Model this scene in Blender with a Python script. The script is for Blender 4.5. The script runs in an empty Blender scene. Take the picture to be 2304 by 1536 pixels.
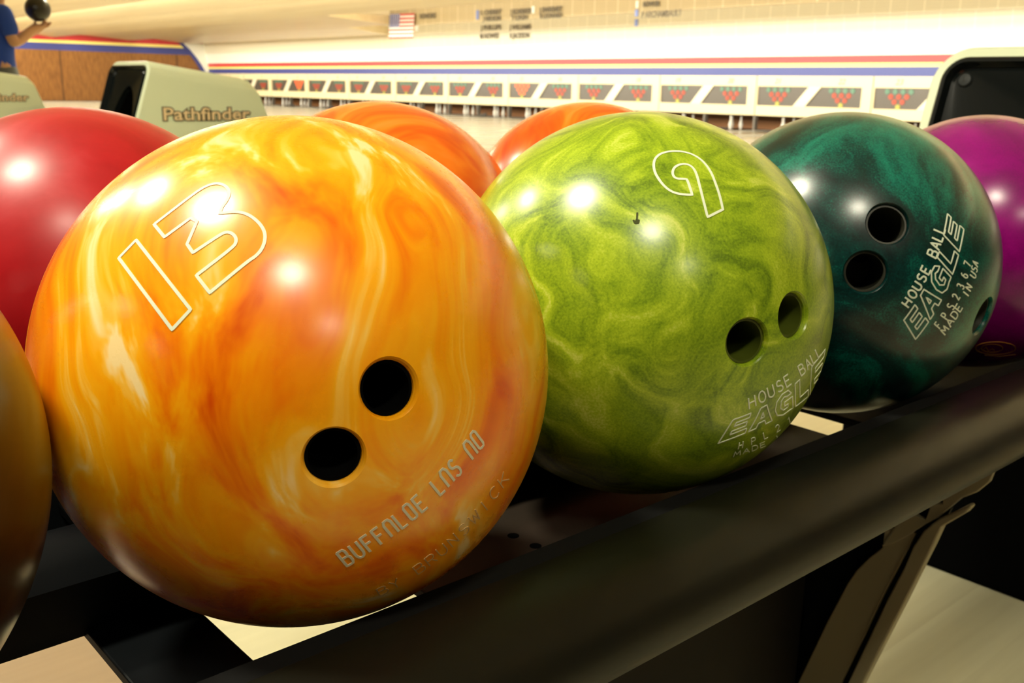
import bpy, bmesh, math, random
from mathutils import Vector, Matrix, noise
random.seed(4)
S = bpy.context.scene
C = S.collection
H = 0.88                      # eye height above the floor
F = 2213.24                   # focal length in pixels of the 2304 px wide frame
M = Matrix(((0.65999530, -0.19922457, 0.72437268),
            (0.75105148, 0.15172972, -0.64257277),
            (0.01810742, 0.96813618, 0.24976881)))
# ------------------------------------------------------------ camera, world, exposure
cd = bpy.data.cameras.new('camera'); cam = bpy.data.objects.new('camera', cd); C.objects.link(cam)
cam.matrix_world = Matrix.Translation((0, 0, H)) @ M.to_4x4()
cd.sensor_width = 36; cd.lens = F / 2304 * 36; cd.clip_start = 0.02; cd.clip_end = 200
cd.dof.use_dof = True; cd.dof.focus_distance = 0.40; cd.dof.aperture_fstop = 26
S.camera = cam
S.view_settings.view_transform = 'Standard'; S.view_settings.look = 'None'
S.view_settings.exposure = 0.0; S.view_settings.gamma = 1.0; S.view_settings.use_curve_mapping = False
W = bpy.data.worlds.new('world'); S.world = W; W.use_nodes = True
W.node_tree.nodes['Background'].inputs[0].default_value = (1.0, 0.80, 0.52, 1)
W.node_tree.nodes['Background'].inputs[1].default_value = 0.025

def area(name, loc, rot, sx, sy, power, col, shape='RECTANGLE', spread=180):
    l = bpy.data.lights.new(name, 'AREA'); l.shape = shape; l.size = sx
    if shape in ('RECTANGLE', 'ELLIPSE'): l.size_y = sy
    l.energy = power; l.color = col; l.spread = math.radians(spread)
    o = bpy.data.objects.new(name, l); o.location = loc; o.rotation_euler = rot; C.objects.link(o); return o
LAMPS = [(-0.97, 1.9), (0.82, 0.95), (2.62, 0.45), (-2.75, 1.5), (-4.6, 1.1), (-6.4, 1.1)]
for lx, k in LAMPS:
    area('ceiling_lamp_light', (lx, -0.55, H + 1.895), (0, 0, 0), 0.36, 0.36, 33 * k, (1.0, 0.94, 0.72), 'DISK')
# lamps hidden behind the ceiling baffles wash the fascia above the pins
for sy, sz, tilt, pw in ((5.3, 1.88, 80, 2900), (10.3, 2.02, 78, 1900), (12.8, 2.02, 78, 1500), (15.6, 2.12, 80, 950), (19.1, 2.10, 78, 560)):
    area('baffle_strip_light', (-23, sy, H + sz), (math.radians(tilt), 0, 0), 52, 0.12, pw, (1, .96, .78))
area('baffle_strip_light', (-23, 22.02, H + 2.15), (math.radians(12), 0, 0), 52, 0.12, 240, (1, .96, .86))
# added fill light above the approach, brightens hoods and lanes; no fixtures there
for lx in (-40, -30, -20, -12):
    area('approach_fill_light', (lx, 4.4, H + 1.90), (math.radians(10), 0, 0), 4.0, 0.4, 300, (1, .95, .70))

# ------------------------------------------------------------ helpers
def ray(px, py):
    return (M @ Vector(((px - 1152) / F, -(py - 768) / F, -1))).normalized()
def on(px, py, **k):          # point on an axis aligned plane, height measured from the eye
    a, v = list(k.items())[0]; r = ray(px, py); return r * (v / r['xyz'.index(a)])

def mat(name, col, rough=.5, metal=0, coat=0, coat_r=.1, emit=None, es=0, spec=.5):
    m = bpy.data.materials.new(name); m.use_nodes = True; b = m.node_tree.nodes['Principled BSDF']
    b.inputs['Base Color'].default_value = (*col, 1); b.inputs['Roughness'].default_value = rough
    b.inputs['Metallic'].default_value = metal; b.inputs['Coat Weight'].default_value = coat
    b.inputs['Coat Roughness'].default_value = coat_r; b.inputs['Specular IOR Level'].default_value = spec
    if emit: b.inputs['Emission Color'].default_value = (*emit, 1); b.inputs['Emission Strength'].default_value = es
    return m
class NT:
    def __init__(s, m): s.t = m.node_tree; s.b = s.t.nodes['Principled BSDF']
    def n(s, ty, ins={}, **kw):
        x = s.t.nodes.new('ShaderNode' + ty)
        for k, v in kw.items(): setattr(x, k, v)
        for k, v in ins.items():
            if isinstance(v, bpy.types.NodeSocket): s.t.links.new(v, x.inputs[k])
            else: x.inputs[k].default_value = v
        return x
    def l(s, a, b): s.t.links.new(a, b)
    def ramp(s, fac, stops):
        r = s.n('ValToRGB', {0: fac}); e = r.color_ramp.elements
        while len(e) > 1: e.remove(e[-1])
        e[0].position = stops[0][0]; e[0].color = (*stops[0][1], 1)
        for p, c in stops[1:]:
            q = e.new(p); q.color = (*c, 1)
        return r.outputs[0]

def pearl(name, stops, scale=6, stretch=(1, 1, .35), rot=(0, 0, 0), warp=.5, detail=6, rough=.30, speck=0, dist=1.2, coat=.6, coat_r=.23, spec=.3, scuff=.06):
    m = mat(name, (.5, .5, .5), rough, coat=coat, coat_r=coat_r, spec=spec); t = NT(m)
    tc = t.n('TexCoord').outputs['Object']
    rt = t.n('Mapping', {'Vector': tc, 'Rotation': rot})
    nz = t.n('Tex' + 'Noise', {'Vector': rt.outputs[0], 'Scale': scale * 1.6, 'Detail': 2.0})
    sub = t.n('VectorMath', {0: nz.outputs['Color'], 1: (.5, .5, .5)}, operation='SUBTRACT')
    scl = t.n('VectorMath', {0: sub.outputs[0], 'Scale': warp * .1}, operation='SCALE')
    add = t.n('VectorMath', {0: rt.outputs[0], 1: scl.outputs[0]}, operation='ADD')
    mp = t.n('Mapping', {'Vector': add.outputs[0], 'Scale': stretch})
    n2 = t.n('TexNoise', {'Vector': mp.outputs[0], 'Scale': scale * 2.2, 'Detail': detail, 'Roughness': .58, 'Distortion': dist})
    fac = n2.outputs['Fac']
    if speck:
        n3 = t.n('TexNoise', {'Vector': tc, 'Scale': 900.0, 'Detail': 3.0})
        a = t.n('Math', {0: n3.outputs['Fac'], 1: .5}, operation='SUBTRACT')
        fac = t.n('Math', {0: a.outputs[0], 1: speck, 2: fac}, operation='MULTIPLY_ADD').outputs[0]
    t.l(t.ramp(fac, stops), t.b.inputs['Base Color'])
    n4 = t.n('TexNoise', {'Vector': tc, 'Scale': 38.0, 'Detail': 6.0, 'Roughness': .7})
    r = t.n('Math', {0: n4.outputs['Fac'], 1: scuff * 2, 2: rough - scuff}, operation='MULTIPLY_ADD')
    t.l(r.outputs[0], t.b.inputs['Roughness'])
    return m

def setp(o, label=None, cat=None, group=None, kind=None):
    if label: o['label'] = label
    if cat: o['category'] = cat
    if group: o['group'] = group
    if kind: o['kind'] = kind
    return o
def empty(name, loc, label, cat, group=None):
    o = bpy.data.objects.new(name, None); C.objects.link(o); o.location = (loc[0], loc[1], loc[2] + H); o.empty_display_size = .05
    return setp(o, label, cat, group)
def org(p):
    v = Vector((0, 0, 0))
    while p is not None: v += p.location; p = p.parent
    return v
class MB:                      # collects geometry in eye-height coordinates, links it as one mesh object
    def __init__(s): s.v = []; s.f = []; s.mi = []; s.cur = 0
    def add(s, vs, fs):
        b = len(s.v); s.v += [Vector(v) for v in vs]
        s.f += [tuple(b + i for i in f) for f in fs]; s.mi += [s.cur] * len(fs); return s
    def box(s, a, b):
        x0, y0, z0 = a; x1, y1, z1 = b
        return s.add([(x0, y0, z0), (x1, y0, z0), (x1, y1, z0), (x0, y1, z0), (x0, y0, z1), (x1, y0, z1), (x1, y1, z1), (x0, y1, z1)],
                     [(0, 3, 2, 1), (4, 5, 6, 7), (0, 1, 5, 4), (1, 2, 6, 5), (2, 3, 7, 6), (3, 0, 4, 7)])
    def prism(s, pts, d):      # closed polygon of 3-D points swept by d
        n = len(pts); d = Vector(d); p = [Vector(q) for q in pts]
        return s.add(p + [q + d for q in p], [tuple(range(n)), tuple(range(2 * n - 1, n - 1, -1))] + [(i, i + n, (i + 1) % n + n, (i + 1) % n) for i in range(n)])
    def rings(s, R, closed=True, cap0=False, cap1=False):
        n = len(R[0]); vs = [v for r in R for v in r]; fs = []
        for k in range(len(R) - 1):
            for i in range(n if closed else n - 1):
                j = (i + 1) % n; fs.append((k * n + i, k * n + j, (k + 1) * n + j, (k + 1) * n + i))
        if cap0: fs.append(tuple(range(n - 1, -1, -1)))
        if cap1: fs.append(tuple(range((len(R) - 1) * n, len(R) * n)))
        return s.add(vs, fs)
    def lathe(s, prof, c, ax, n=32, cap0=False, cap1=False):
        ax = Vector(ax).normalized(); u = ax.orthogonal().normalized(); w = ax.cross(u); c = Vector(c)
        return s.rings([[c + ax * h + (u * math.cos(2 * math.pi * i / n) + w * math.sin(2 * math.pi * i / n)) * r for i in range(n)] for r, h in prof], True, cap0, cap1)
    def build(s, name, m, parent=None, smooth=False, bevel=0, angle=35):
        me = bpy.data.meshes.new(name); o = bpy.data.objects.new(name, me); C.objects.link(o)
        base = org(parent) - Vector((0, 0, H))
        if parent is None:      # origin at the middle of the underside
            lo = Vector([min(v[i] for v in s.v) for i in range(3)]); hi = Vector([max(v[i] for v in s.v) for i in range(3)])
            base = Vector(((lo.x + hi.x) / 2, (lo.y + hi.y) / 2, lo.z)); o.location = base + Vector((0, 0, H))
        me.from_pydata([v - base for v in s.v], [], s.f)
        for q in (m if isinstance(m, (list, tuple)) else [m]): me.materials.append(q)
        for p, i in zip(me.polygons, s.mi): p.material_index = i; p.use_smooth = smooth
        bm = bmesh.new(); bm.from_mesh(me); bmesh.ops.remove_doubles(bm, verts=bm.verts, dist=1e-6)
        bmesh.ops.recalc_face_normals(bm, faces=bm.faces); bm.to_mesh(me); bm.free()
        if smooth: me.set_sharp_from_angle(angle=math.radians(angle))
        if parent: o.parent = parent
        if bevel:
            b = o.modifiers.new('bevel', 'BEVEL'); b.width = bevel; b.segments = 2; b.limit_method = 'ANGLE'; b.angle_limit = math.radians(40)
        return o

# ------------------------------------------------------------ materials
def wood_floor(name, c0, c1, plank, rough, alongY=True):
    m = mat(name, c0, rough, coat=.4, coat_r=.12); t = NT(m)
    g = t.n('NewGeometry').outputs['Position']
    mp = t.n('Mapping', {'Vector': g, 'Scale': (1 / plank, .45, 1)})
    sx = t.n('SeparateXYZ', {0: mp.outputs[0]})
    fl = t.n('Math', {0: sx.outputs[0]}, operation='FLOOR')
    wn = t.n('TexWhiteNoise', {'Vector': t.n('CombineXYZ', {0: fl.outputs[0]}).outputs[0]}, noise_dimensions='3D')
    gr = t.n('TexNoise', {'Vector': t.n('Mapping', {'Vector': g, 'Scale': (60, 3, 1)}).outputs[0], 'Scale': 1.0, 'Detail': 4.0})
    a = t.n('Math', {0: gr.outputs['Fac'], 1: .6, 2: 0}, operation='MULTIPLY_ADD')
    b = t.n('Math', {0: wn.outputs['Value'], 1: .5, 2: a.outputs[0]}, operation='MULTIPLY_ADD')
    t.l(t.ramp(b.outputs[0], [(.15, c1), (.85, c0)]), t.b.inputs['Base Color'])
    return m
maple = wood_floor('maple_boards', (.74, .71, .49), (.58, .54, .35), .06, .35)
pink_lit_wood = wood_floor('pink_lit_boards', (.42, .31, .20), (.34, .24, .15), .3, .4)  # same floor as the maple, its pinker lighting put into the colour
lane_m = wood_floor('lane_boards', (.40, .36, .28), (.30, .27, .20), .05, .25)
gutter_m = mat('gutter_grey', (.10, .10, .10), .4)
cap_m = mat('divider_cap', (.62, .58, .50), .4)

def streaky(name, base, dark, sc=(.08, 1.2, 1.2)):
    m = mat(name, base, .35, coat=.3, coat_r=.2); t = NT(m)
    g = t.n('NewGeometry').outputs['Position']
    n = t.n('TexNoise', {'Vector': t.n('Mapping', {'Vector': g, 'Scale': sc}).outputs[0], 'Scale': 3.0, 'Detail': 3.0})
    t.l(t.ramp(n.outputs['Fac'], [(.3, dark), (.7, base)]), t.b.inputs['Base Color']); return m
ceil_m = streaky('ceiling_tan', (.86, .72, .44), (.78, .62, .35))

def board(name, base, line, w=.022, hl=.12):      # slotted letter board: vertical joints and thin horizontal tracks
    m = mat(name, base, .5); t = NT(m)
    s = t.n('SeparateXYZ', {0: t.n('NewGeometry').outputs['Position']})
    def lines(sock, pitch, width):
        a = t.n('Math', {0: sock, 1: pitch}, operation='DIVIDE'); f = t.n('Math', {0: a.outputs[0]}, operation='FRACT')
        return t.n('Math', {0: f.outputs[0], 1: width}, operation='LESS_THAN').outputs[0]
    v1 = lines(s.outputs[0], .80, w / .80 * 1.3); v2 = lines(s.outputs[0], .40, w / .40)
    hz = lines(s.outputs[2], .075, .25)
    a = t.n('Math', {0: v1, 1: .6, 2: 0}, operation='MULTIPLY_ADD'); b = t.n('Math', {0: v2, 1: .4, 2: a.outputs[0]}, operation='MULTIPLY_ADD')
    c = t.n('Math', {0: hz, 1: hl, 2: b.outputs[0]}, operation='MULTIPLY_ADD')
    gate = t.n('Math', {0: s.outputs[0], 1: -34.0}, operation='GREATER_THAN')
    d = t.n('Math', {0: c.outputs[0], 1: gate.outputs[0]}, operation='MULTIPLY'); d.use_clamp = True
    t.l(t.n('Mix', {0: d.outputs[0], 6: (*base, 1), 7: (*line, 1)}, data_type='RGBA').outputs[2], t.b.inputs['Base Color'])
    return m
dim_board = board('letter_board_dim', (.48, .37, .20), (.72, .58, .35)); half_lit_board = board('letter_board_half_lit', (.62, .54, .36), (.80, .71, .50))  # board tones step from tan to cream: light falloff put into the colour
lit_board = board('letter_board_lit', (.80, .73, .56), (.90, .84, .68))
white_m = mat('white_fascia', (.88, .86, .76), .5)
def stripe_m(name, c): return mat(name, c, .4)
red_s = stripe_m('red_stripe', (.60, .045, .05)); yel_s = stripe_m('yellow_stripe', (.92, .78, .22)); blu_s = stripe_m('blue_stripe', (.045, .055, .23))
panel_m = mat('brown_panelling', (.36, .16, .05), .4); t_ = NT(panel_m)
g_ = t_.n('NewGeometry').outputs['Position']
n_ = t_.n('TexNoise', {'Vector': t_.n('Mapping', {'Vector': g_, 'Scale': (1, 5, .8)}).outputs[0], 'Scale': 3.0, 'Detail': 5.0})
sy_ = t_.n('SeparateXYZ', {0: g_}); fr_ = t_.n('Math', {0: t_.n('Math', {0: t_.n('Math', {0: sy_.outputs[1], 1: 1.2}, operation='ADD').outputs[0], 1: 5.6}, operation='DIVIDE').outputs[0]}, operation='FRACT')
ls_ = t_.n('Math', {0: fr_.outputs[0], 1: .012}, operation='LESS_THAN')
rp_ = t_.ramp(n_.outputs['Fac'], [(.3, (.17, .065, .014)), (.7, (.29, .125, .03))])
t_.l(t_.n('Mix', {0: ls_.outputs[0], 6: rp_, 7: (.08, .03, .01, 1)}, data_type='RGBA').outputs[2], t_.b.inputs['Base Color'])
black_pl = mat('black_plastic', (.006, .008, .008), .16, spec=.35)
screw_m = mat('satin_black', (.012, .014, .013), .5, spec=.3)
black_mt = mat('matt_black', (.003, .003, .003), .9, spec=.0)
rubber = mat('black_rubber', (.006, .006, .006), .7, spec=.12)
mint = mat('pale_green_plastic', (.84, .93, .66), .35, coat=.2)
rack_blk = mat('rack_black_metal', (.003, .004, .005), .5, spec=.08)
shell_m = mat('rack_dark_grey_metal', (.008, .008, .005), .36, spec=.24)
leg_m = mat('rack_leg_brown_metal', (.36, .31, .18), .4)
tray_m = mat('tray_brown_metal', (.028, .020, .014), .5, spec=.25)
chrome = mat('chrome', (.7, .7, .7), .15, 1)

# ------------------------------------------------------------ the setting
XL, XR, YW = -49.7, 8.0, 22.8
ZF = -H
ZL = -1.01                     # lane surface at the far end
def quad(name, pts, m, kind='structure'):
    o = MB().add(pts, [tuple(range(len(pts)))]).build(name, m); setp(o, kind=kind); return o
FB = .50                       # maple approach begins here
MB().box((XL, -.5, ZF - .1), (XR, FB, ZF)).build('floor_concourse', pink_lit_wood)['kind'] = 'structure'
MB().box((XL, -9, ZF - .1), (XR, -.5, ZF + .004)).build('floor_unseen_dark', mat('bounce_cutting_dark', (.035, .03, .028), .95, spec=.1))['kind'] = 'structure'  # unseen floor, made dark to cut bounce light onto the balls
MB().box((XL, FB, ZF - .1), (XR, 4.6, ZF)).build('floor_approach', maple)['kind'] = 'structure'
b = MB()
px0 = -16.05 - 10 * 3.353
for k in range(17):            # lane pairs: two lanes, gutters and dividers
    x = px0 + k * 3.353
    for ln in (0, 1):
        lx = x + .31 + ln * 1.6764
        b.cur = 0; b.box((lx, 4.6, ZL - .1), (lx + 1.053, YW - .45, ZL)); b.cur = 3; b.box((lx, YW - .45, ZL - .1), (lx + 1.053, YW + 1.2, ZL))
        b.cur = 1; b.box((lx - .24, 4.6, ZL - .12), (lx, YW + 1.2, ZL - .05)); b.box((lx + 1.053, 4.6, ZL - .12), (lx + 1.293, YW + 1.2, ZL - .05))
        b.cur = 2; b.box((lx - .31, 4.6, ZL - .12), (lx - .24, YW + 1.2, ZL + .01)); b.box((lx + 1.293, 4.6, ZL - .12), (lx + 1.366, YW + 1.2, ZL + .01))
o = b.build('floor_lanes', [lane_m, gutter_m, cap_m, mat('pin_deck_shaded', (.05, .035, .025), .5)]); o['kind'] = 'structure'  # last stretch of each lane darkened: pit shade put into the colour
# left side wall: brown panelling below, striped band above
b = MB(); b.cur = 0; b.box((XL - .2, -9, ZF - .1), (XL, YW + 1.5, 1.30))
b.cur = 1; b.box((XL - .2, -9, 1.30), (XL, YW + 1.5, 1.62)); b.cur = 2; b.box((XL - .2, -9, 1.62), (XL, YW + 1.5, 1.75)); b.cur = 3; b.box((XL - .2, -9, 1.75), (XL, YW + 1.5, 3.0))
o = b.build('wall_left', [panel_m, blu_s, yel_s, red_s]); o['kind'] = 'structure'
MB().box((XL - .2, -9.2, ZF - .1), (XR, -9, 2.2)).build('wall_back', mat('back_wall_brown', (.16, .10, .05), .7))['kind'] = 'structure'
# sawtooth ceiling over the lanes, running parallel to the pin decks
prof = [(-9, 1.92), (5.0, 1.92), (7.4, 2.15), (9.9, 1.87), (10.4, 2.2), (12.4, 1.86), (12.9, 2.16), (15.3, 1.87), (15.5, 2.45), (23.2, 2.45), (23.2, 2.55), (-9, 2.55)]
MB().prism([(XL - .2, y, z) for y, z in prof], (XR - XL + .2, 0, 0)).build('ceiling', ceil_m)['kind'] = 'structure'
# hanging letter boards
MB().box((-27.5, 18.9, .0965 * 18.9), (XR, 18.98, 2.45)).build('trim_1', dim_board)['kind'] = 'structure'
MB().box((-32, 21.9, .0815 * 21.9), (XR, 21.98, 2.45)).build('trim_2', half_lit_board)['kind'] = 'structure'
MB().prism([(XL, y, z) for y, z in [(15.6, 2.15), (16.1, 2.06), (18.9, 1.88), (19.1, 2.15)]], (-27.5 - XL, 0, 0)).build('ceiling_1', ceil_m)['kind'] = 'structure'
MB().prism([(XL, y, z) for y, z in [(19.4, 2.15), (19.9, 2.02), (21.9, 1.83), (22.1, 2.15)]], (-32 - XL, 0, 0)).build('ceiling_2', ceil_m)['kind'] = 'structure'
# fascia above the pin decks
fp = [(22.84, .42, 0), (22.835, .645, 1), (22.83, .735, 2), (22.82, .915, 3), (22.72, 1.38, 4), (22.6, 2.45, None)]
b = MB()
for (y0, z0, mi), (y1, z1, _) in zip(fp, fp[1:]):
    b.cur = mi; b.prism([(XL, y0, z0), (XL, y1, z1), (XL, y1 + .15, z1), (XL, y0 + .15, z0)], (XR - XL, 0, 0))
o = b.build('wall_far', [blu_s, yel_s, red_s, white_m, lit_board]); o['kind'] = 'structure'
# dark blue edging where the fascia meets the side wall
b = MB(); pts = [(21.6, 1.86), (21.95, 1.55), (22.25, 1.2), (22.5, .85), (22.72, .47)]
for (y0, z0), (y1, z1) in zip(pts, pts[1:]):
    b.prism([(XL, y0, z0), (XL, y1, z1), (XL, y1 - .22, z1), (XL, y0 - .22, z0)], (.05, 0, 0))
b.build('trim_3', blu_s)['kind'] = 'structure'
b = MB().prism([(XL + .05, y, z) for y, z in pts] + [(XL + .05, 22.9, .47), (XL + .05, 22.9, 1.86)], (.08, 0, 0)); b.build('trim_4', white_m)['kind'] = 'structure'

# ------------------------------------------------------------ ceiling lamps over the bowlers
lamp_w = mat('lamp_white_metal', (.8, .78, .7), .4); lens = mat('lamp_lens', (.9, .85, .7), .4, emit=(1, .86, .66), es=6)
pos = ['above the bowling ball rack', 'first to the right of the rack', 'second to the right of the rack', 'first to the left of the rack', 'second to the left of the rack', 'third to the left of the rack']
for (lx, k), w in zip(LAMPS, pos):
    e = empty('ceiling_lamp', (lx, -.55, 1.92), 'round recessed ceiling lamp ' + w, 'lamp', 'ceiling lamps over the bowlers')
    MB().lathe([(.20, 0), (.225, -.002), (.225, -.02), (.19, -.022), (.19, 0)], (lx, -.55, 1.92), (0, 0, 1), 32).build('trim_ring', lamp_w, e, True)
    MB().lathe([(.0001, -.0005), (.188, -.0005)], (lx, -.55, 1.92), (0, 0, 1), 32).build('lamp_lens', lens, e)

# ------------------------------------------------------------ writing helpers
def text_mesh(txt, P, ex, ey, size, m, name, parent=None, ext=.002, bold=0, xs=1.0, shear=0):
    c = bpy.data.curves.new('t', 'FONT'); c.body = txt; c.size = size; c.extrude = ext; c.offset = bold; c.resolution_u = 3; c.shear = shear
    o = bpy.data.objects.new('t', c); C.objects.link(o); bpy.context.view_layer.update()
    me = bpy.data.meshes.new_from_object(o.evaluated_get(bpy.context.evaluated_depsgraph_get()))
    ex = Vector(ex).normalized(); ey = Vector(ey).normalized(); ez = ex.cross(ey); P = Vector(P)
    b = MB(); b.add([P + ex * v.co.x * xs + ey * v.co.y + ez * v.co.z for v in me.vertices], [tuple(p.vertices) for p in me.polygons])
    bpy.data.objects.remove(o); bpy.data.curves.remove(c); bpy.data.meshes.remove(me)
    return b.build(name, m, parent)

def arc(cx, cy, rx, ry, a0, a1, n=8):
    return [(cx + rx * math.cos(math.radians(a0 + (a1 - a0) * i / n)), cy + ry * math.sin(math.radians(a0 + (a1 - a0) * i / n))) for i in range(n + 1)]
G = {   # single-stroke letters in a 0.7 x 1 cell
 'A': [[(0, 0), (.35, 1), (.7, 0)], [(.12, .35), (.58, .35)]],
 'n': [[(0, 0), (0, .8), (.15, 1), (.5, 1), (.65, .8), (.65, 0)]],
 'B': [[(0, 0), (0, 1), (.4, 1)] + arc(.4, .77, .22, .23, 90, -90)[1:] + [(0, .54)], [(.4, .54)] + arc(.42, .27, .26, .27, 90, -90) + [(0, 0)]],
 'b': [[(0, 1), (.45, 1), (.55, .85), (.55, .62), (.45, .52), (.1, .52)], [(0, 1), (0, 0), (.5, 0), (.62, .15), (.62, .4), (.5, .52)]],
 'D': [[(0, 0), (0, 1), (.3, 1)] + arc(.3, .5, .36, .5, 90, -90)[1:] + [(0, 0)]],
 'E': [[(.6, 1), (0, 1), (0, 0), (.6, 0)], [(0, .52), (.5, .52)]],
 'F': [[(.6, 1), (0, 1), (0, 0)], [(0, .52), (.5, .52)]],
 'H': [[(0, 0), (0, 1)], [(.62, 0), (.62, 1)], [(0, .5), (.62, .5)]],
 'O': [arc(.34, .5, .34, .5, 0, 360, 18)],
 'o': [[(.12, 0), (0, .12), (0, .88), (.12, 1), (.45, 1), (.57, .88), (.57, .12), (.45, 0), (.12, 0)]],
 'U': [[(0, 1), (0, .3)] + arc(.31, .3, .31, .3, 180, 360) + [(.62, 1)]],
 'S': [arc(.32, .76, .28, .24, 30, 270) + arc(.32, .26, .30, .26, 90, -150)[1:]],
 'L': [[(0, 1), (0, 0), (.55, 0)]],
 'P': [[(0, 0), (0, 1), (.38, 1)] + arc(.38, .74, .24, .26, 90, -90)[1:] + [(0, .48)]],
 'R': [[(0, 0), (0, 1), (.38, 1)] + arc(.38, .74, .24, .26, 90, -90)[1:] + [(0, .48)], [(.35, .48), (.62, 0)]],
 'M': [[(0, 0), (.08, 1), (.35, .3), (.62, 1), (.7, 0)]],
 'I': [[(.3, 0), (.3, 1)]],
 'N': [[(0, 0), (0, 1), (.6, 0), (.6, 1)]],
 'W': [[(0, 1), (.15, 0), (.35, .8), (.55, 0), (.7, 1)]],
 'K': [[(0, 0), (0, 1)], [(.6, 1), (0, .45)], [(.18, .6), (.62, 0)]],
 'Y': [[(0, 1), (.32, .5), (.64, 1)], [(.32, .5), (.32, 0)]],
 'C': [arc(.36, .5, .34, .5, 50, 310, 14)],
 '2': [arc(.3, .72, .28, .28, 160, -20) + [(0, 0), (.6, 0)]],
 '3': [arc(.28, .76, .26, .24, 150, -90) + arc(.28, .27, .30, .27, 90, -150)[1:]],
 '6': [arc(.3, .3, .28, .3, 0, 360, 14), [(.03, .4), (.2, .85), (.45, 1)]],
 '7': [[(0, 1), (.58, 1), (.2, 0)]],
 '1': [[(.1, .75), (.3, 1), (.3, 0)]],
}
EAGLE = [  # outlined slanted capitals, closed loops, letter k occupies x in k..k+1
 [[(0, 0), (.02, 1), (.85, 1), (.85, .78), (.28, .78), (.28, .62), (.80, .62), (.80, .40), (.28, .40), (.28, .24), (.88, .24), (.88, 0)]],
 [[(1.0, 0), (1.32, 1), (1.62, 1), (1.92, 0), (1.66, 0), (1.60, .22), (1.34, .22), (1.27, 0)], [(1.40, .42), (1.55, .42), (1.475, .72)]],
 [[(2.88, .74), (2.72, .98), (2.4, 1.02), (2.12, .82), (2.05, .45), (2.15, .12), (2.42, -.02), (2.7, .02), (2.92, .02), (2.92, .55), (2.5, .55), (2.5, .36), (2.68, .36), (2.66, .22), (2.45, .2), (2.30, .4), (2.34, .7), (2.5, .82), (2.66, .74)]],
 [[(3.06, 0), (3.08, 1), (3.34, 1), (3.33, .25), (3.86, .25), (3.86, 0)]],
 [[(4, 0), (4.02, 1), (4.85, 1), (4.85, .78), (4.28, .78), (4.28, .62), (4.80, .62), (4.80, .40), (4.28, .40), (4.28, .24), (4.88, .24), (4.88, 0)]],
]
def qlag(tab, t):              # quadratic through three (t, x, y) anchors
    (a, ax, ay), (b_, bx, by), (c, cx, cy) = tab
    la = (t - b_) * (t - c) / ((a - b_) * (a - c)); lb = (t - a) * (t - c) / ((b_ - a) * (b_ - c)); lc = (t - a) * (t - b_) / ((c - a) * (c - b_))
    return Vector((la * ax + lb * bx + lc * cx, la * ay + lb * by + lc * cy))
def warp_line(base, top):
    return lambda x, y: qlag(base, x).lerp(qlag(top, x), y)
R0 = .109
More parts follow.
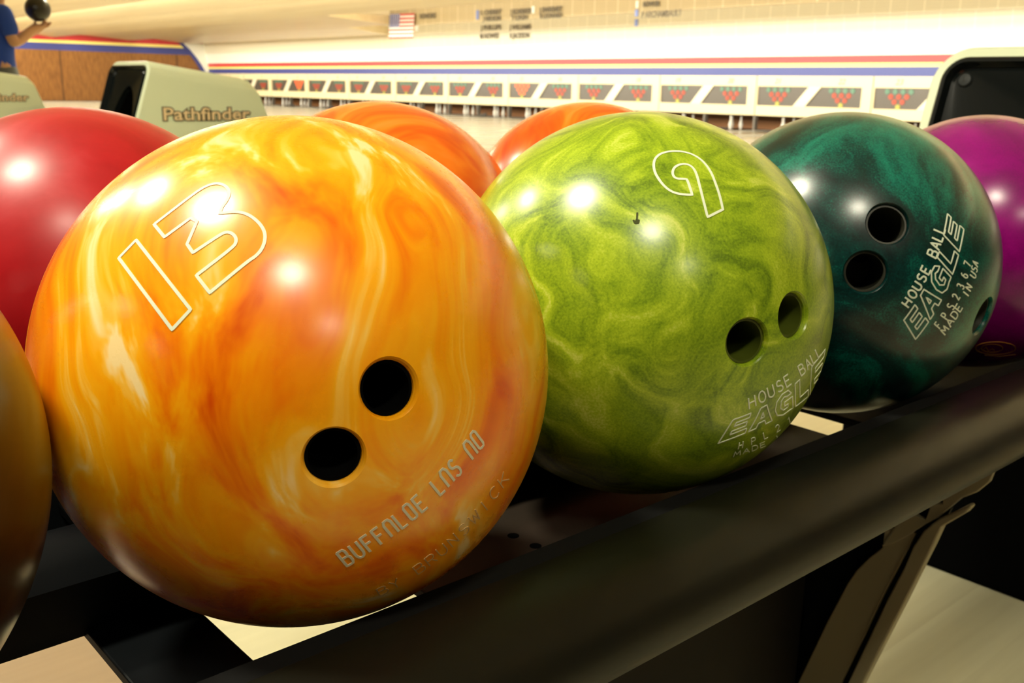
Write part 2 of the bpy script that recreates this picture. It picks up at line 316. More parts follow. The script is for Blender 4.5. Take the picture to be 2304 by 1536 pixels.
class Ball:
    def __init__(s, c, mt, label, name='bowling_ball', group='bowling balls on the rack', holes=(), hole_r=.011, insert=None, r=R0):
        s.c = Vector(c); s.r = r
        bm = bmesh.new(); bmesh.ops.create_icosphere(bm, subdivisions=7 if holes else 6, radius=r)
        me = bpy.data.meshes.new(name); bm.to_mesh(me); bm.free(); me.materials.append(mt)
        me.materials.append(insert or mt)
        for p in me.polygons: p.use_smooth = True
        o = bpy.data.objects.new(name, me); C.objects.link(o); o.location = s.c + Vector((0, 0, H)); s.o = o
        setp(o, label, 'bowling ball', group)
        for h in holes:
            n = s.normal(*h[:2]); hr = h[2] if len(h) > 2 else hole_r
            ct = MB(); ct.lathe([(hr, -.055), (hr, -.0026), (hr + .0006, -.0014), (hr + .0030, .0014)], n * r, n, 48, True, True)
            cm = bpy.data.meshes.new('c'); cm.from_pydata(ct.v, [], ct.f); cm.materials.append(mt)
            cb = bmesh.new(); cb.from_mesh(cm); bmesh.ops.recalc_face_normals(cb, faces=cb.faces); cb.to_mesh(cm); cb.free()
            co = bpy.data.objects.new('c', cm); C.objects.link(co); co.location = o.location
            md = o.modifiers.new('b', 'BOOLEAN'); md.object = co; md.operation = 'DIFFERENCE'; md.solver = 'EXACT'
            bpy.context.view_layer.update()
            nm = bpy.data.meshes.new_from_object(o.evaluated_get(bpy.context.evaluated_depsgraph_get()))
            o.modifiers.clear(); o.data = nm; nm.name = name
            bpy.data.objects.remove(co)
            for p in nm.polygons: p.use_smooth = True
            nm.set_sharp_from_angle(angle=math.radians(14))
            k = MB(); k.lathe([(hr - .0013, -.0035), (hr - .0002, -.0035), (hr - .0002, -.054), (.0001, -.054), (.0001, -.0525), (hr - .0013, -.0525), (hr - .0013, -.0035)], n * r + s.c, n, 40)
            k.build('finger_hole_liner', insert or mt, o, True)
    def normal(s, px, py):
        q = s.hit(px, py); return (q - s.c).normalized()
    def hit(s, px, py):
        d = ray(px, py); t = d.dot(s.c); dd = s.c.dot(s.c) - t * t
        if dd > s.r ** 2: return None
        return d * (t - math.sqrt(s.r ** 2 - dd))
    def mark(s, lines, w, m, name, closed=False, label=None):     # strokes given as picture points, laid on the sphere
        b = MB()
        for L in lines:
            pts = [Vector(p) for p in L]
            if closed and len(pts) > 20:      # round the gentle bends, keep the sharp corners
                for _ in range(2):
                    o2 = []; n = len(pts)
                    for i in range(n):
                        a, p, c = pts[i - 1], pts[i], pts[(i + 1) % n]
                        if (p - a).length < 1e-6 or (c - p).length < 1e-6 or (p - a).angle(c - p) > math.radians(52): o2.append(p)
                        else: o2 += [p + (a - p) * .25, p + (c - p) * .25]
                    pts = o2
            if closed: pts.append(pts[0])
            d = []
            for p, q in zip(pts, pts[1:]):
                n = max(1, int((q - p).length / 3))
                d += [p.lerp(q, i / n) for i in range(n)]
            d.append(pts[-1]); runs = [[]]
            for p in d:
                h = s.hit(p.x, p.y)
                if h is None:
                    if runs[-1]: runs.append([])
                else: runs[-1].append((h - s.c).normalized())
            for N in runs:
                N = [v for i, v in enumerate(N) if i == 0 or (v - N[i - 1]).length > 1e-4]
                if len(N) < 2: continue
                cl = closed and len(N) > 4 and (N[0] - N[-1]).length < .01
                if cl: N = N[:-1]
                n = len(N); A = []; B = []
                for i, v in enumerate(N):
                    a = N[(i - 1) % n] if (cl or i) else v; c = N[(i + 1) % n] if (cl or i < n - 1) else v
                    t = (c - a); t = t.normalized() if t.length > 1e-9 else v.orthogonal()
                    sd = v.cross(t).normalized() * (w / 2); A.append(s.c + v * (s.r + .00022) + sd); B.append(s.c + v * (s.r + .00022) - sd)
                A2 = [p + (s.c - p).normalized() * .0004 for p in A]; B2 = [p + (s.c - p).normalized() * .0004 for p in B]
                R = [[A[i], B[i], B2[i], A2[i]] for i in range(n)]
                if cl: R.append(R[0])
                b.rings(R, True, not cl, not cl)
        o = b.build(name, m, s.o)
        if label: o['label'] = label
        return o
    def write(s, txt, base, top, w, m, name='engraved_text'):
        f = warp_line(base, top); L = []
        for i, ch in enumerate(txt):
            for st in G.get(ch, []): L.append([f(i + .12 + x, y) for x, y in st])
        return s.mark(L, w, m, name)
    def outline(s, base, top, w, m, name='engraved_logo'):
        f = warp_line(base, top); L = []
        for loops in EAGLE:
            for lp in loops:
                P = []
                for (x0, y0), (x1, y1) in zip(lp, lp[1:] + lp[:1]):
                    P += [f(x0 + (x1 - x0) * i / 4, y0 + (y1 - y0) * i / 4) for i in range(4)]
                L.append(P)
        return s.mark(L, w, m, name, True)

ink = mat('white_engraving', (.78, .84, .66), .6)
ink2 = mat('cream_engraving', (.72, .68, .50), .6)
ink3 = mat('faded_engraving', (.58, .36, .15), .6)
# ------------------------------------------------------------ the bowling balls
orange_m = pearl('amber_pearl', [(.30, (.72, .08, .0)), (.41, (.92, .21, .0)), (.50, (.98, .34, .001)), (.57, (1.0, .43, .006)), (.61, (1.0, .54, .06)), (.66, (1.0, .74, .34))],
                 scale=5.5, stretch=(3.0, 2.4, .40), rot=(.25, .45, .3), warp=.75, detail=4, rough=.28, dist=.7)
B1 = Ball((-.3725, .2063, -.1217), orange_m, 'amber and yellow swirled bowling ball, the largest in front, outlined number 13', holes=[(877, 874), (752, 1030)], hole_r=.0098, insert=black_mt)
q = lambda pts, x0, y0, s: [(x0 + x / s, y0 + y / s) for x, y in pts]
B1.mark([q([(410, 615), (880, 1215), (720, 1388), (260, 770)], 200, 380, 3.84),
         q([(565, 480), (940, 190), (1040, 138), (1110, 125), (1170, 140), (1210, 180), (1215, 225), (1185, 285), (1150, 330), (1130, 385), (1180, 378), (1290, 370), (1380, 395), (1460, 455), (1510, 520), (1527, 590), (1505, 680), (1450, 750), (1370, 800), (1045, 1070), (930, 920), (1250, 675), (1275, 630), (1270, 590), (1235, 555), (1190, 545), (1140, 565), (900, 725), (850, 650), (935, 455), (880, 425), (655, 590)], 200, 380, 3.84)],
        .00115, ink, 'number_mark', True, 'white outlined number 13')
B1.write('bUFFnLoE LnS no', [(0, 778, 1275), (8, 968, 1135), (15, 1094, 992)], [(0, 754, 1246), (8, 944, 1106), (15, 1070, 960)], .0010, ink2)
B1.write('BY BRUNSWICK', [(0, 852, 1341), (7.5, 1052, 1197), (12, 1150, 1070)], [(0, 843, 1327), (7.5, 1038, 1180), (12, 1138, 1052)], .0005, ink3, 'faded_text')

green_m = pearl('green_pearl', [(.32, (.11, .19, .008)), (.42, (.20, .32, .010)), (.51, (.29, .42, .014)), (.60, (.40, .54, .02)), (.72, (.58, .66, .10))],
                scale=8, stretch=(1.4, 1.0, .7), rot=(.3, .2, .9), warp=1.3, detail=7, rough=.3, speck=.3, dist=2.2)
B2 = Ball((-.3702, .4245, -.1205), green_m, 'lime green marbled bowling ball in front with an outlined number 9', holes=[(1683, 770), (1788, 710)], hole_r=.0112, insert=mat('green_hole', (.07, .09, .008), .4))
B2.mark([q([(1145, 578), (1120, 480), (1100, 400), (1085, 345), (1065, 315), (1035, 300), (1000, 302), (970, 318), (960, 345), (968, 368), (985, 378), (1010, 378), (1035, 380), (1045, 400), (1065, 462), (1040, 462), (1000, 458), (960, 448), (920, 420), (885, 375), (865, 335), (862, 290), (880, 258), (920, 238), (980, 232), (1040, 240), (1090, 262), (1130, 295), (1165, 345), (1190, 410), (1210, 470), (1225, 538)], 1100, 240, 2.3275)],
        .00125, ink, 'number_mark', True, 'white outlined number 9')
B2.write('HOUSE BALL', [(0, 1683, 921), (5, 1785, 860), (10, 1850, 793)], [(0, 1681, 897), (5, 1777, 838), (10, 1843, 776)], .0008, ink)
B2.outline([(0, 1615.6, 997), (2, 1741, 944), (5, 1846, 858)], [(0, 1648, 944), (2, 1742, 900), (5, 1862, 778)], .0007, ink)
B2.write('H P L 2 1', [(0, 1659, 1010), (4.5, 1725, 985), (9, 1785, 945)], [(0, 1662, 996), (4.5, 1722, 971), (9, 1782, 932)], .0006, ink)
B2.write('MADE IN USA', [(0, 1647, 1028), (4, 1727, 1001), (11, 1818, 940)], [(0, 1650, 1017), (4, 1725, 991), (11, 1814, 931)], .0006, ink)
B2.mark([[(1425, 495), (1429, 502), (1436, 502), (1438, 496), (1430, 494)], [(1427, 498), (1436, 499)], [(1433, 494), (1434, 478)]], .0009, mat('chip_dark', (.05, .06, .01), .9), 'chip', False, 'small dark chip in the surface')

teal_m = pearl('teal_pearl', [(.34, (.0, .010, .010)), (.48, (.0, .035, .030)), (.58, (.0, .11, .078)), (.72, (.005, .22, .15))],
               scale=6, stretch=(1.2, 1, .7), rot=(.2, .6, .1), warp=.9, detail=6, rough=.3, speck=.35)
B3 = Ball((-.3770, .6520, -.1212), teal_m, 'dark teal bowling ball in front with white lettering and two finger holes', holes=[(1998, 502), (1948, 612), (2214, 712)], hole_r=.0128, insert=mat('teal_hole', (.03, .03, .02), .4))
B3.write('HOUSE BALL', [(0, 2043, 694), (5, 2097, 602), (10, 2128, 510)], [(0, 2027, 682), (5, 2078, 591), (10, 2103, 500)], .0011, ink)
cq = lambda x, y: (1700 + x / 3.071, 400 + y / 3.071)
B3.outline([(0, *cq(1105, 1115)), (2.5, *cq(1325, 755)), (5, *cq(1442, 335))], [(0, *cq(1022, 985)), (2.5, *cq(1222, 640)), (5, *cq(1330, 222))], .0009, ink)
B3.write('F P S 2 3 6 7', [(0, *cq(1270, 1045)), (7.5, *cq(1425, 795)), (13, *cq(1490, 582))], [(0, *cq(1232, 1012)), (7.5, *cq(1378, 770)), (13, *cq(1448, 560))], .0009, ink)
B3.write('MADE IN USA', [(0, *cq(1305, 1092)), (5, *cq(1462, 835)), (11, *cq(1538, 585))], [(0, *cq(1268, 1060)), (5, *cq(1425, 805)), (11, *cq(1500, 555))], .0009, ink)

purple_m = pearl('magenta_pearl', [(.3, (.15, .0, .09)), (.5, (.24, .0, .15)), (.7, (.31, .001, .19))], scale=6, stretch=(1, 1, 1), warp=.5, detail=4, rough=.25, speck=.3)
B4 = Ball((-.3745, .8710, -.1240), purple_m, 'glossy magenta purple bowling ball at the far right end of the front row')
gold = mat('orange_engraving', (.60, .22, .02), .5)
el = lambda a, b_, cx=2240, cy=783: [(cx + a * math.cos(t * math.pi / 18), cy + b_ * math.sin(t * math.pi / 18)) for t in range(36)]
B4.mark([el(45, 14), el(24, 9, 2232)], .0007, gold, 'ring_emblem', True, 'thin orange oval emblem')
B4.mark([[(2198, 790), (2206, 783), (2211, 788), (2218, 780), (2224, 789), (2232, 784), (2238, 788)], [(2215, 799), (2250, 801), (2285, 797)]], .0006, gold, 'emblem_script')

brown_m = pearl('brown_marble', [(.3, (.018, .006, .002)), (.5, (.05, .018, .004)), (.7, (.13, .055, .012))], scale=6, warp=.8, detail=6, rough=.3)
Ball((-.3721, -.0121, -.1224), brown_m, 'dark brown bowling ball cut off at the left edge of the photo')
red_m = pearl('red_scuffed', [(.3, (.32, .003, .008)), (.5, (.42, .008, .014)), (.7, (.52, .03, .04))], scale=5, warp=.4, detail=7, rough=.38, scuff=.1, coat=.35, coat_r=.28)
Ball((-.6040, .1930, -.1232), red_m, 'cherry red bowling ball in the back row behind the amber ball', r=.1079)
or2 = pearl('orange_swirl', [(.3, (.62, .055, .002)), (.5, (.80, .11, .004)), (.62, (.92, .20, .01)), (.75, (.95, .32, .06))], scale=5, stretch=(2.5, 1.2, .7), rot=(.8, .3, .2), warp=.6, detail=3, rough=.24)
Ball((-.6145, .4110, -.1203), or2, 'reddish orange bowling ball in the back row between the amber and lime balls')
Ball((-.6145, .6310, -.1198), or2, 'reddish orange bowling ball in the back row mostly hidden behind the lime ball')

# ------------------------------------------------------------ the ball rack
rk = empty('ball_rack', (-.495, .42, ZF), 'long dark metal bowling ball rack holding two rows of balls', 'rack')
Y0, Y1 = -.75, 1.40
def sweep(prof, m, name, y0=Y0, y1=Y1, smooth=True, parent=rk, mir=False, bevel=0):
    p = [((-.985 - x) if mir else x, y0, z) for x, z in prof]
    return MB().prism(p, (0, y1 - y0, 0)).build(name, m, parent, smooth, bevel, 40)
shell = [(-.286, -.2025), (-.280, -.2015), (-.270, -.2025), (-.260, -.2055), (-.251, -.2105), (-.245, -.217), (-.2415, -.225), (-.2405, -.233), (-.243, -.240), (-.250, -.246), (-.262, -.250), (-.29, -.252), (-.29, -.246), (-.286, -.240)]
sweep(shell, shell_m, 'front_fairing'); sweep(shell, shell_m, 'rear_fairing', mir=True)
lip = [(-.2885, -.2050), (-.300, -.2045), (-.312, -.2140), (-.316, -.2400), (-.2885, -.2400)]
sweep(lip, rubber, 'ball_rail'); sweep(lip, rubber, 'ball_rail', mir=True)
rr_ = [(-.430, -.2205), (-.437, -.2145), (-.446, -.2080), (-.456, -.2055), (-.468, -.2085), (-.474, -.235), (-.474, -.256), (-.446, -.2565), (-.434, -.240)]
sweep(rr_, rack_blk, 'ball_rail'); sweep(rr_, rack_blk, 'ball_rail', mir=True)
def plate(y0, y1, m, z=-.252, x0=-.462, x1=-.300):
    MB().box((x0, y0, z - .006), (x1, y1, z)).build('cross_plate', m, rk, bevel=.001)
    MB().box((-.985 - x1, y0, z - .006), (-.985 - x0, y1, z)).build('cross_plate', m, rk, bevel=.001)
plate(.127, .176, rack_blk); plate(.272, .653, tray_m); plate(.700, 1.38, rack_blk); plate(-.75, -.05, rack_blk)
MB().box((-.516, .14, -.222), (-.474, Y1, -.216)).build('center_plate', black_mt, rk, bevel=.001)
MB().box((-.516, Y0, -.222), (-.474, .115, -.216)).build('center_plate', black_mt, rk, bevel=.001)
for py in ((1155, 1205), (1205, 1228)):
    c = on(*py, z=-.252); MB().lathe([(.0001, .0002), (.0035, .0002), (.0035, -.001)], c, (0, 0, 1), 16).build('bolt_hole', black_mt, rk)
for sgn in (0, 1):
    mx = (lambda x: -.985 - x) if sgn else (lambda x: x)
    MB().box((min(mx(-.29), mx(-.31)), Y0, -.258), (max(mx(-.29), mx(-.31)), Y1, -.2525)).build('rail_support', rack_blk, rk)
# tapered legs of pressed sheet, in planes across the rack
def leg(yp, full=True):
    T = yp / .8
    def P(px, py): v = on(px, py, y=.8); return Vector((v.x, yp, v.z))
    e = MB()
    A = [P(1990, 1190), P(2042, 1190), P(2060, 1200), P(2040, 1240), P(2022, 1275), P(1985, 1345), P(1940, 1440), P(1893, 1536)]
    low = Vector((-.478, yp, ZF)); 
    inner = [Vector((-.4945, yp, ZF)), P(1795, 1536), P(1860, 1400), P(1905, 1315), P(1925, 1285), P(1955, 1255), P(1985, 1232)]
    for mir in (0, 1):
        f = (lambda v: Vector((-.985 - v.x, v.y, v.z))) if mir else (lambda v: v)
        MB().prism([f(v) for v in A + [low] + inner], (0, .004, 0)).build('leg_panel', leg_m, rk, bevel=.0012)
        Bp = [P(2186, 1131), P(2192, 1137), P(2180, 1150), P(2125, 1182), P(2110, 1215), P(2075, 1285), P(2040, 1355), P(1947, 1536)]
        Bi = [P(1912, 1536), P(1958, 1440), P(2003, 1345), P(2042, 1272), P(2062, 1225), P(2085, 1190), P(2120, 1162), P(2150, 1150)]
        MB().prism([f(v - Vector((0, .006, 0))) for v in Bp + [Vector((-.463, yp, ZF)), Vector((-.474, yp, ZF))] + Bi], (0, .010, 0)).build('leg_flange', leg_m, rk, bevel=.0015)
        MB().prism([f(v + Vector((0, .008, 0))) for v in [P(2130, 1150), P(2060, 1285), P(1935, 1536), Vector((-.468, yp, ZF)), Vector((-.4945, yp, ZF)), P(1690, 1536), P(1690, 1330), P(2130, 1080)]], (0, .004, 0)).build('leg_backing', rack_blk, rk)
        Br = [P(2242, 1036), P(2238, 1060), P(2229, 1082), P(2200, 1106), P(2166, 1119), P(2140, 1140), P(2110, 1165), P(2085, 1178), P(2042, 1206), P(2010, 1222), P(1985, 1228), P(2005, 1200), P(2018, 1180), P(2060, 1155), P(2084, 1168), P(2098, 1130), P(2122, 1132), P(2126, 1112), P(2204, 1072), P(2200, 1064), P(2110, 1108), P(2060, 1138), P(2030, 1135)]
        MB().prism([f(v - Vector((0, .002, 0))) for v in Br], (0, .005, 0)).build('leg_bracket', leg_m, rk, bevel=.001)
        c = P(2013, 1172); MB().lathe([(.0001, .004), (.004, .003), (.005, 0)], f(c - Vector((0, .002, 0))), (0, -1, 0), 14).build('bolt', chrome, rk, True)
leg(.8); leg(-.45)
MB().box((-.53, -.45, ZF + .05), (-.462, .80, -.372)).build('center_panel', mat('rack_dark_brown', (.007, .005, .003), .6, spec=.2), rk)

# ------------------------------------------------------------ ball return hoods
tanl = mat('tan_lettering', (.95, .74, .44), .4); drkl = mat('dark_lettering', (.05, .035, .015), .4)
ZB = -.33
def hood(xc, dy, label, text=True):
    e = empty('ball_return', (xc, 1.7 + dy, ZF), label, 'ball return', 'ball returns beside the lanes')
    hw = .20
    def ring(bot, top, r=.055, inset=0, n=8):     # rounded-top section between two (y,z) points
        b_ = Vector((0, bot[0] + dy, bot[1])); t_ = Vector((0, top[0] + dy, top[1])); L = (t_ - b_).length; u = (t_ - b_) / L
        out = []
        w = hw - inset; r = max(.008, r - inset); hgt = L - inset
        pts = [(-w, inset * .3)] + [(-w + r - r * math.cos(a * math.pi / 2 / n), hgt - r + r * math.sin(a * math.pi / 2 / n)) for a in range(n + 1)] + \
              [(w - r + r * math.sin(a * math.pi / 2 / n), hgt - r + r * math.cos(a * math.pi / 2 / n)) for a in range(n + 1)] + [(w, inset * .3)]
        return [Vector((xc + x, 0, 0)) + b_ + u * v for x, v in pts]
    fb, ft = (1.357, ZB), (1.491, .071)
    nv = Vector((0, -.949, .317))
    def fr(inset, n): return [p + nv * n for p in ring(fb, ft, inset=inset)]
    b = MB(); b.rings([ring((2.02, ZB), (1.905, -.02), r=.04), ring((2.0, ZB), (1.880, .010)), ring((1.80, ZB), (1.85, .018)), ring(fb, ft), fr(.003, .004), fr(.017, .006), fr(.020, .0)], True, True, False)
    b.build('hood_shell', mint, e, True, angle=30)
    b = MB(); b.rings([fr(.018, .0), fr(.019, .012), fr(.022, .015), fr(.027, .015), fr(.030, .008), fr(.032, .002), fr(.036, .0)], True)
    b.build('front_bezel', black_pl, e, True, angle=30)
    O = fr(.036, .0); nO = len(O)
    c0 = Vector((xc, fb[0] + dy, fb[1])) + nv * -.012; u = Vector((0, .317, .949))
    arch = [c0 + Vector((-.128 * math.cos(math.pi * i / (nO - 1)), 0, 0)) + u * (.02 + .31 * math.sin(math.pi * i / (nO - 1))) for i in range(nO)]
    MB().rings([O, [p - nv * 0 for p in arch], [p - nv * .02 for p in arch]], False).build('exit_panel', black_pl, e, True, angle=30)
    MB().rings([[p - nv * .02 for p in arch], [p - nv * .25 for p in arch]], True, False, True).build('exit_tunnel', black_mt, e, True)
    for sx in (-1, 1):
        c = Vector((xc + sx * (hw - .050), fb[0] + dy, fb[1])) + u * (.4227 - .050) + nv * -.003
        MB().lathe([(.0001, .005), (.009, .004), (.012, .001), (.013, -.004)], c, nv, 20).build('screw_cap', screw_m, e, True)
    MB().box((xc - .42, 1.71 + dy, ZF), (xc + .42, 2.25 + dy, ZB + .03)).build('pedestal', black_mt, e, bevel=.01)
    MB().box((xc - .18, 1.42 + dy, ZB - .03), (xc + .18, 2.0 + dy, ZB)).build('hood_base', black_pl, e, bevel=.004)
    for sgn, ex in ((1, (0, 1, 0)), (-1, (0, -1, 0))):
        ys = (1.512 if sgn > 0 else 1.91) + dy
        text_mesh('Pathfinder', (xc + sgn * (hw + .001), ys, -.142), ex, (0, 0, 1), .066, drkl, 'lettering_outline', e, .001, .0045, 1.30)
        text_mesh('Pathfinder', (xc + sgn * (hw + .0025), ys, -.142), ex, (0, 0, 1), .066, tanl, 'lettering', e, .001, .0012, 1.30)
    return e
hood(-.55, .045, 'pale green ball return hood at the right end of the ball rack')
hood(-3.903, 0, 'pale green ball return hood behind the red ball, black front visible')
hood(-7.256, .13, 'pale green ball return hood at the left edge below the standing person')

# ------------------------------------------------------------ masking units above the pins
beige = mat('beige_masking_panel', (.70, .59, .36), .4); beige2 = mat('beige_rim', (.86, .78, .56), .35)
dark_w = mat('smoked_window', (.07, .055, .042), .35); silver = mat('silver_strip', (.72, .64, .46), .4)
p_red = mat('red_indicator', (.36, .045, .02), .5, emit=(1, .08, .01), es=.08); p_yel = mat('yellow_indicator', (.36, .32, .05), .5)
p_grn = mat('green_indicator', (.07, .17, .11), .4); num_m = mat('grey_brown_number', (.12, .09, .05), .5)
p_hot = mat('lit_red_indicator', (.7, .10, .03), .4, emit=(1, .14, .02), es=.6)
ZT, ZBm, WT, WB, YM = .42, -.60, .155, -.34, 22.80
for k in range(1, 15):
    x0 = px0 + (k - 1) * 3.353; n1, n2 = 2 * k - 1, 2 * k
    e = empty('masking_unit', (x0 + 1.68, YM, ZL), 'cream masking unit numbered %d and %d above the pin deck' % (n1, n2), 'masking unit', 'masking units above the pin decks')
    X = lambda f: x0 + f * 3.353
    cells = [[(.015, WT), (.475, WT), (.345, WB), (.015, WB)], [(.58, WT), (.915, WT), (.915, WB), (.45, WB)]]
    b = MB(); yb = YM + .05
    def slab(p): b.prism([(X(u), YM - .02, z) for u, z in p], (0, .08, 0))
    slab([(.004, WT), (.996, WT), (.996, ZT), (.004, ZT)]); slab([(.004, ZBm), (.996, ZBm), (.996, WB), (.004, WB)])
    slab([(.915, WB), (.996, WB), (.996, WT), (.915, WT)]); slab([(.004, WB), (.015, WB), (.015, WT), (.004, WT)])
    b.build('panel', beige, e)
    MB().prism([(X(u), YM - .025, z) for u, z in [(.345, WB), (.45, WB), (.58, WT), (.475, WT)]], (0, .085, 0)).build('diagonal_strip', silver, e)
    for ci, (cell, cx, nn) in enumerate(zip(cells, (.20, .75), (n1, n2))):
        w = MB().prism([(X(u), YM + .01, z) for u, z in cell], (0, .04, 0)).build('window_panel', dark_w, e)
        hot = nn in (6, 15)
        for rows, mm in (((4,), p_hot if hot else p_grn), ((3, 2), p_hot if hot else p_red), ((1,), p_yel)):
            for r in rows:
                z = WB + .055 + (r - 1) * .118
                for i in range(r):
                    d = MB(); d.lathe([(.0001, .012), (.062, .012), (.066, .004), (.066, 0)], (X(cx) + (i - (r - 1) / 2) * .20, YM + .008, z), (0, -1, 0), 12)
                    d.build('pin_mark', mm, w)
        text_mesh(str(nn), (X(cx) - .11, YM - .022, WT + .07), (1, 0, 0), (0, 0, 1), .19, num_m, 'lane_number', e, .002, 0, 1.0, .25)

# ------------------------------------------------------------ pits, dividers and pins
pit_b = mat('pit_brown_curtain', (.24, .09, .02), .6); gry = mat('kickback_grey', (.12, .10, .08), .5); dk = mat('pit_dark', (.03, .022, .016), .7)
o = MB().box((XL, YW + 1.25, ZL - .1), (XR, YW + 1.35, .6)).build('wall_pit', pit_b); o['kind'] = 'structure'
o = MB().box((XL, YW + .12, ZBm - .02), (XR, YW + 1.25, ZBm + .01)).build('ceiling_pit', dk); o['kind'] = 'structure'
pm = mat('pin_white', (.62, .58, .52), .4); pn = mat('pin_red_band', (.5, .02, .02), .3)
b = MB(); b.lathe([(.0001, 0), (.028, 0), (.045, .05), (.058, .11), (.056, .15), (.040, .21), (.025, .26), (.0235, .28), (.030, .325), (.031, .35), (.022, .375), (.0001, .381)], (0, 0, ZL), (0, 0, 1), 14)
b.cur = 0
pin0 = b.build('bowling_pin', pm, None, True, angle=60)
setp(pin0, 'white bowling pin standing in the dark pit beneath the cream masking units', 'bowling pin', 'bowling pins in the pits'); first = True
for k in range(2, 14):
    x0 = px0 + (k - 1) * 3.353
    for ln in (0, 1):
        cx = x0 + .31 + .526 + ln * 1.6764
        for r in range(4):
            if r > 1: continue
            for i in range(r + 1):
                o = pin0 if first else pin0.copy()
                if not first: C.objects.link(o)
                first = False
                o.location = (cx + (i - r / 2) * .305, YW + .10 + r * .264, ZL + H)
        dv = MB().box((x0 + ln * 1.6764 - .03, YW - .02, ZL - .05), (x0 + ln * 1.6764 + .03, YW + .12, ZBm - .02)).build('pit_divider', gry)
        setp(dv, 'grey upright divider to the left of the pin deck of lane %d' % (2 * k - 1 + ln), 'divider', 'dividers between the pin decks')
        gd = MB().prism([(x0 + ln * 1.6764 + .06, YW - .38, ZL + .012), (x0 + ln * 1.6764 + .95, YW - .38, ZL + .012), (x0 + ln * 1.6764 + .95, YW - .38, ZL + .15)], (0, .03, 0)).build('ball_deflector', dk) if (k in (3, 4, 7, 8, 11) and ln == 1) else None
        if gd: setp(gd, 'black wedge shaped ball guard in front of the pins on lane %d' % (2 * k), 'guard', 'ball guards in front of the pins')

# ------------------------------------------------------------ flag and lettering
fe = empty('wall_flag', (-26.8, 18.8, .0753 * 18.8), 'small flag with red and white stripes and a blue corner hanging below the ceiling', 'flag')
fl_r = mat('flag_red', (.62, .05, .05), .7); fl_w = mat('flag_white', (.85, .82, .74), .7); fl_b = mat('flag_blue', (.10, .10, .30), .7)
TL, TR_, BL, BR = (on(p[0], p[1], y=18.8) for p in ((877, 32), (932, 30), (875, 87), (929, 86)))
def fpnt(u, v, dy=0): return TL.lerp(TR_, u).lerp(BL.lerp(BR, u), v) + Vector((0, dy, 0))
for i in range(13):
    pass
b = MB()
for i in range(13):
    b.cur = i % 2; v0, v1 = i / 13, (i + 1) / 13
    b.prism([fpnt(0, v0), fpnt(1, v0), fpnt(1, v1), fpnt(0, v1)], (0, .012, 0))
b.build('striped_field', [fl_r, fl_w], fe)
ct = MB().prism([fpnt(0, 0, -.01), fpnt(.42, 0, -.01), fpnt(.42, 7 / 13, -.01), fpnt(0, 7 / 13, -.01)], (0, .012, 0)).build('canton', fl_b, fe)
b = MB()
for r in range(5):
    for i in range(5):
        b.lathe([(.0001, .002), (.025, .002)], fpnt(.04 + i * .085, .05 + r * .105, -.012), (0, -1, 0), 6)
b.build('stars', fl_w, ct)
letter_m = mat('dark_letters', (.16, .13, .09), .6)
blue_t = mat('blue_tab', (.22, .28, .62), .5); white_t = mat('white_tab', (.95, .93, .85), .4)
NAMES = [('L CHERRY', 1082, 34, 1128), ('J NELSON', 1086, 48, 1126), ('J PHILLIPS', 1081, 68, 1127), ('M HOWES', 1080, 87, 1122),
         ('J SCHERRER', 1148, 32, 1196), ('T LEIGH', 1150, 46, 1186), ('J WILLIAMS', 1146, 67, 1194), ('R JACKSON', 1147, 86, 1191),
         ('J SWEENEY', 1213, 28, 1265), ('R LEONARD', 1215, 42, 1264), ('BOWLER', 1446, 15, 1484), ('F ARCHAMBAULT', 1444, 40, 1533), ('HONORS', 944, 42, 980)]
for s_, xa, yb_, xb in NAMES:
    h_ = 11 if s_ != 'F ARCHAMBAULT' else 14
    yy = 18.86 if yb_ < 52 else (21.86 if yb_ < 70 else 22.66)
    if yb_ >= 52 and yb_ < 70: yy = 21.86
    a = on(xa, yb_, y=yy); c = on(xb, yb_ - 1, y=yy); t_ = on(xa, yb_ - h_, y=yy); hh = (t_ - a).length
    o = text_mesh(s_, a, (1, 0, 0), (0, 0, 1), hh / .72, letter_m, 'name_lettering', None, .005, .006, 1)
    w_ = max(v.co.x for v in o.data.vertices) - min(v.co.x for v in o.data.vertices)
    sc = (c.x - a.x) / w_
    for v in o.data.vertices: v.co.x *= sc
    o.location.x = (a.x + c.x) / 2
    setp(o, 'dark lettering reading %s on the ceiling board above the lanes' % s_, 'lettering')
for i, (x0_, y0_, x1_, y1_, mm, w) in enumerate([(1432, 2, 1438, 18, white_t, 'white tab at the top beside the word BOWLER'), (1430, 21, 1437, 37, blue_t, 'blue tab left of the long name, upper of two'), (1429, 43, 1436, 59, blue_t, 'blue tab left of the long name, lower of two'),
                                           (1073, 23, 1078, 44, blue_t, 'blue tab left of the first column of names'), (1198, 14, 1204, 30, white_t, 'white tab between the second and third column of names'), (936, 34, 942, 70, white_t, 'white tab just right of the small flag')]):
    ty = 18.9 if y1_ < 45 else 21.9
    a = on(x0_, y1_, y=ty); c = on(x1_, y0_, y=ty)
    o = MB().box((a.x, ty - .03, a.z), (c.x, ty, c.z)).build('board_tab', mm); setp(o, w + ' on the board', 'tab')

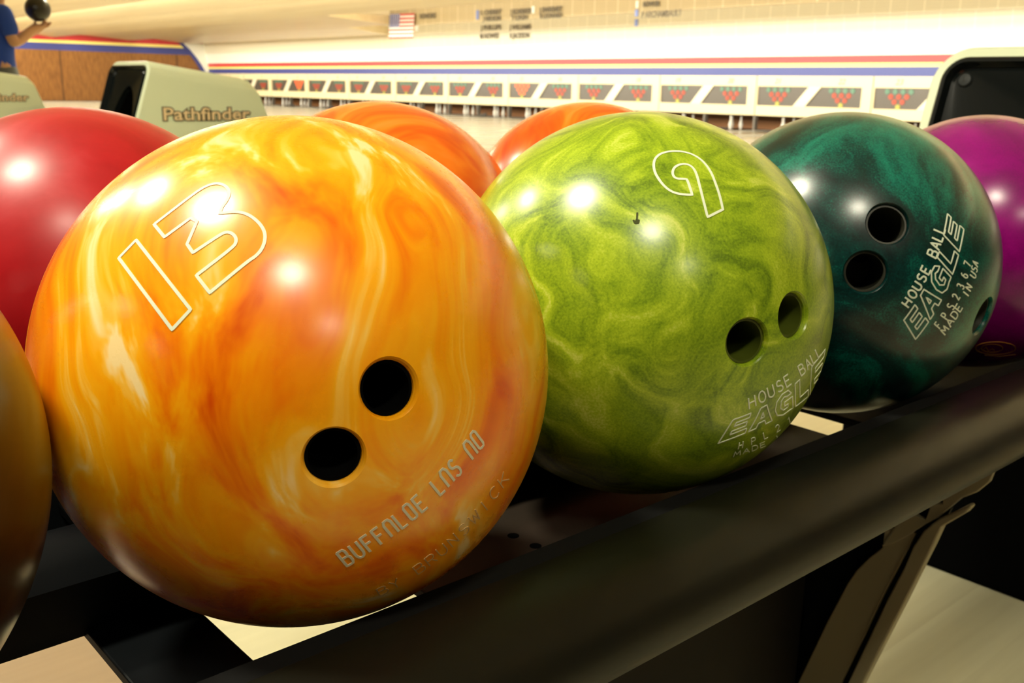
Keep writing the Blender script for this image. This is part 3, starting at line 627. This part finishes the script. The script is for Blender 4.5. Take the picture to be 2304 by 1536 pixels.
# ------------------------------------------------------------ the bowler at the left edge
skin = mat('skin', (.50, .27, .15), .5); shirt = mat('blue_shirt', (.006, .045, .34), .8); shorts = mat('grey_shorts', (.10, .11, .11), .85); hair = mat('dark_hair', (.03, .02, .012), .7); shoe = mat('dark_shoe', (.05, .04, .04), .5)
DP = 10.2
bc = ray(85, 20) * DP                     # centre of the held ball
hx, hy = (ray(0, 60) * (DP + .0)).x - .0, (ray(0, 60) * DP).y - .02
pe = empty('person', (hx, hy, ZF), 'person in a blue shirt and grey shorts holding a black ball at the left edge', 'person')
def skinned(name, pts, edges, m, parent, sub=2):
    me = bpy.data.meshes.new(name); base = org(parent) - Vector((0, 0, H))
    me.from_pydata([Vector(p[:3]) - base for p in pts], edges, []); me.materials.append(m)
    o = bpy.data.objects.new(name, me); C.objects.link(o); o.parent = parent
    sk = o.modifiers.new('skin', 'SKIN'); sk.use_smooth_shade = True
    me.skin_vertices.new() if not me.skin_vertices else None
    for i, p in enumerate(pts):
        r = p[3] if len(p) > 3 else .05; r2 = p[4] if len(p) > 4 else r
        me.skin_vertices[0].data[i].radius = (r, r2)
    me.skin_vertices[0].data[0].use_root = True
    ss = o.modifiers.new('sub', 'SUBSURF'); ss.levels = sub; ss.render_levels = sub
    return o
def B_(dx, dy, z): return (hx + dx, hy + dy, ZF + z)
hr_ = bc + Vector((.02, -.03, -.15)); hl_ = bc + Vector((-.06, .03, -.15))
elR = Vector(B_(.22, .06, 1.16)); elL = Vector(B_(-.22, .10, 1.16))
pts = [(*B_(0, 0, .98), .10, .09), (*B_(0, 0, 1.15), .11, .09), (*B_(0, .01, 1.35), .13, .10), (*B_(0, .01, 1.46), .08, .07), (*B_(0, .02, 1.54), .052, .052), (*B_(0, .04, 1.61), .068, .080), (*B_(0, .04, 1.70), .080, .095), (*B_(0, .03, 1.77), .06, .07),
       (*B_(.19, .01, 1.43), .055, .055), (*elR, .055, .055), (*(elR.lerp(hr_, .85)), .042, .042), (*hr_, .042, .026),
       (*B_(-.19, .01, 1.43), .055, .055), (*elL, .055, .055), (*(elL.lerp(hl_, .85)), .042, .042), (*hl_, .042, .026),
       (*B_(.10, 0, .90), .09, .09), (*B_(.11, .02, .50), .058, .058), (*B_(.11, -.01, .10), .04, .04), (*B_(.11, .12, .05), .038, .03),
       (*B_(-.10, 0, .90), .09, .09), (*B_(-.12, .06, .50), .058, .058), (*B_(-.12, .06, .10), .04, .04), (*B_(-.12, .19, .05), .038, .03)]
ed = [(0, 1), (1, 2), (2, 3), (3, 4), (4, 5), (5, 6), (6, 7), (2, 8), (8, 9), (9, 10), (10, 11), (2, 12), (12, 13), (13, 14), (14, 15), (0, 16), (16, 17), (17, 18), (18, 19), (0, 20), (20, 21), (21, 22), (22, 23)]
for base_i, h_, sg in ((11, hr_, 1), (15, hl_, -1)):          # fingers curl up round the underside of the ball
    for k_, (dx_, ln_) in enumerate(((-.032, .07), (-.011, .08), (.011, .078), (.032, .065))):
        i0 = len(pts); p1 = h_ + Vector((dx_, .05, .005)); p2 = h_ + Vector((dx_ * 1.2, .05 + ln_ * .5, .045))
        pts += [(*p1, .010, .010), (*p2, .009, .009)]; ed += [(base_i, i0), (i0, i0 + 1)]
    i0 = len(pts); pts += [(*(h_ + Vector((-.05 * sg, .0, .02))), .012, .012), (*(h_ + Vector((-.075 * sg, .02, .06))), .010, .010)]; ed += [(base_i, i0), (i0, i0 + 1)]
body = skinned('body', pts, ed, skin, pe)
skinned('shirt', [(*B_(0, 0, 1.20), .155, .125), (*B_(0, -.005, 1.05), .155, .125), (*B_(0, -.01, .93), .17, .14), (*B_(0, -.01, .86), .17, .14), (*B_(0, .01, 1.37), .17, .13), (*B_(0, .01, 1.47), .10, .08), (*B_(.19, .01, 1.44), .078, .078), (*B_(.22, .05, 1.22), .082, .082), (*B_(-.19, .01, 1.44), .078, .078), (*B_(-.22, .06, 1.22), .082, .082)],
        [(0, 1), (1, 2), (2, 3), (0, 4), (4, 5), (4, 6), (6, 7), (4, 8), (8, 9)], shirt, pe)
skinned('shorts', [(*B_(0, 0, .93), .15, .125), (*B_(0, 0, 1.06), .145, .115), (*B_(.11, .01, .82), .115, .115), (*B_(.12, .02, .56), .11, .11), (*B_(-.11, .01, .82), .115, .115), (*B_(-.12, .05, .56), .11, .11)],
        [(0, 1), (0, 2), (2, 3), (0, 4), (4, 5)], shorts, pe)
hc = Vector(B_(0, .025, 1.70))
b = MB(); b.rings([[hc + Vector((math.cos(a * math.pi / 10) * math.cos(e) * .105, math.sin(a * math.pi / 10) * math.cos(e) * .115 - .012, math.sin(e) * .125 + (.02 if a in range(2, 9) and e < .5 else 0))) for a in range(20)] for e in [-.25, .0, .3, .6, .9, 1.2, 1.5]], True, True, True)
b.build('hair', hair, pe, True)
MB().lathe([(.0001, .03), (.014, .012), (.018, 0), (.010, -.02)], (B_(0, .135, 1.665)[0], B_(0, .135, 1.665)[1], B_(0, .135, 1.665)[2]), (0, 1, .2), 8).build('nose', skin, body, True)
for sx in (-1, 1):
    MB().lathe([(.0001, .006), (.008, .003), (.010, 0)], B_(sx * .032, .125, 1.70), (0, 1, 0), 8).build('eye', mat('eye', (.05, .03, .02), .3), body, True)
    MB().lathe([(.0001, .01), (.02, .008), (.026, 0)], B_(sx * .085, .03, 1.69), (sx, 0, 0), 10).build('ear', skin, body, True)
    MB().box(B_(sx * .115 - .045, -.05 if sx > 0 else .02, 0), B_(sx * .115 + .045, .22 if sx > 0 else .29, .075)).build('shoe', shoe, pe, bevel=.02)
MB().box(B_(-.025, .128, 1.617), B_(.025, .138, 1.625)).build('mouth', mat('lips', (.35, .12, .10), .5), body)
Ball(bc, mat('black_ball', (.012, .010, .008), .3), 'black bowling ball held up in the hands of the person in blue', group='black ball in hand')
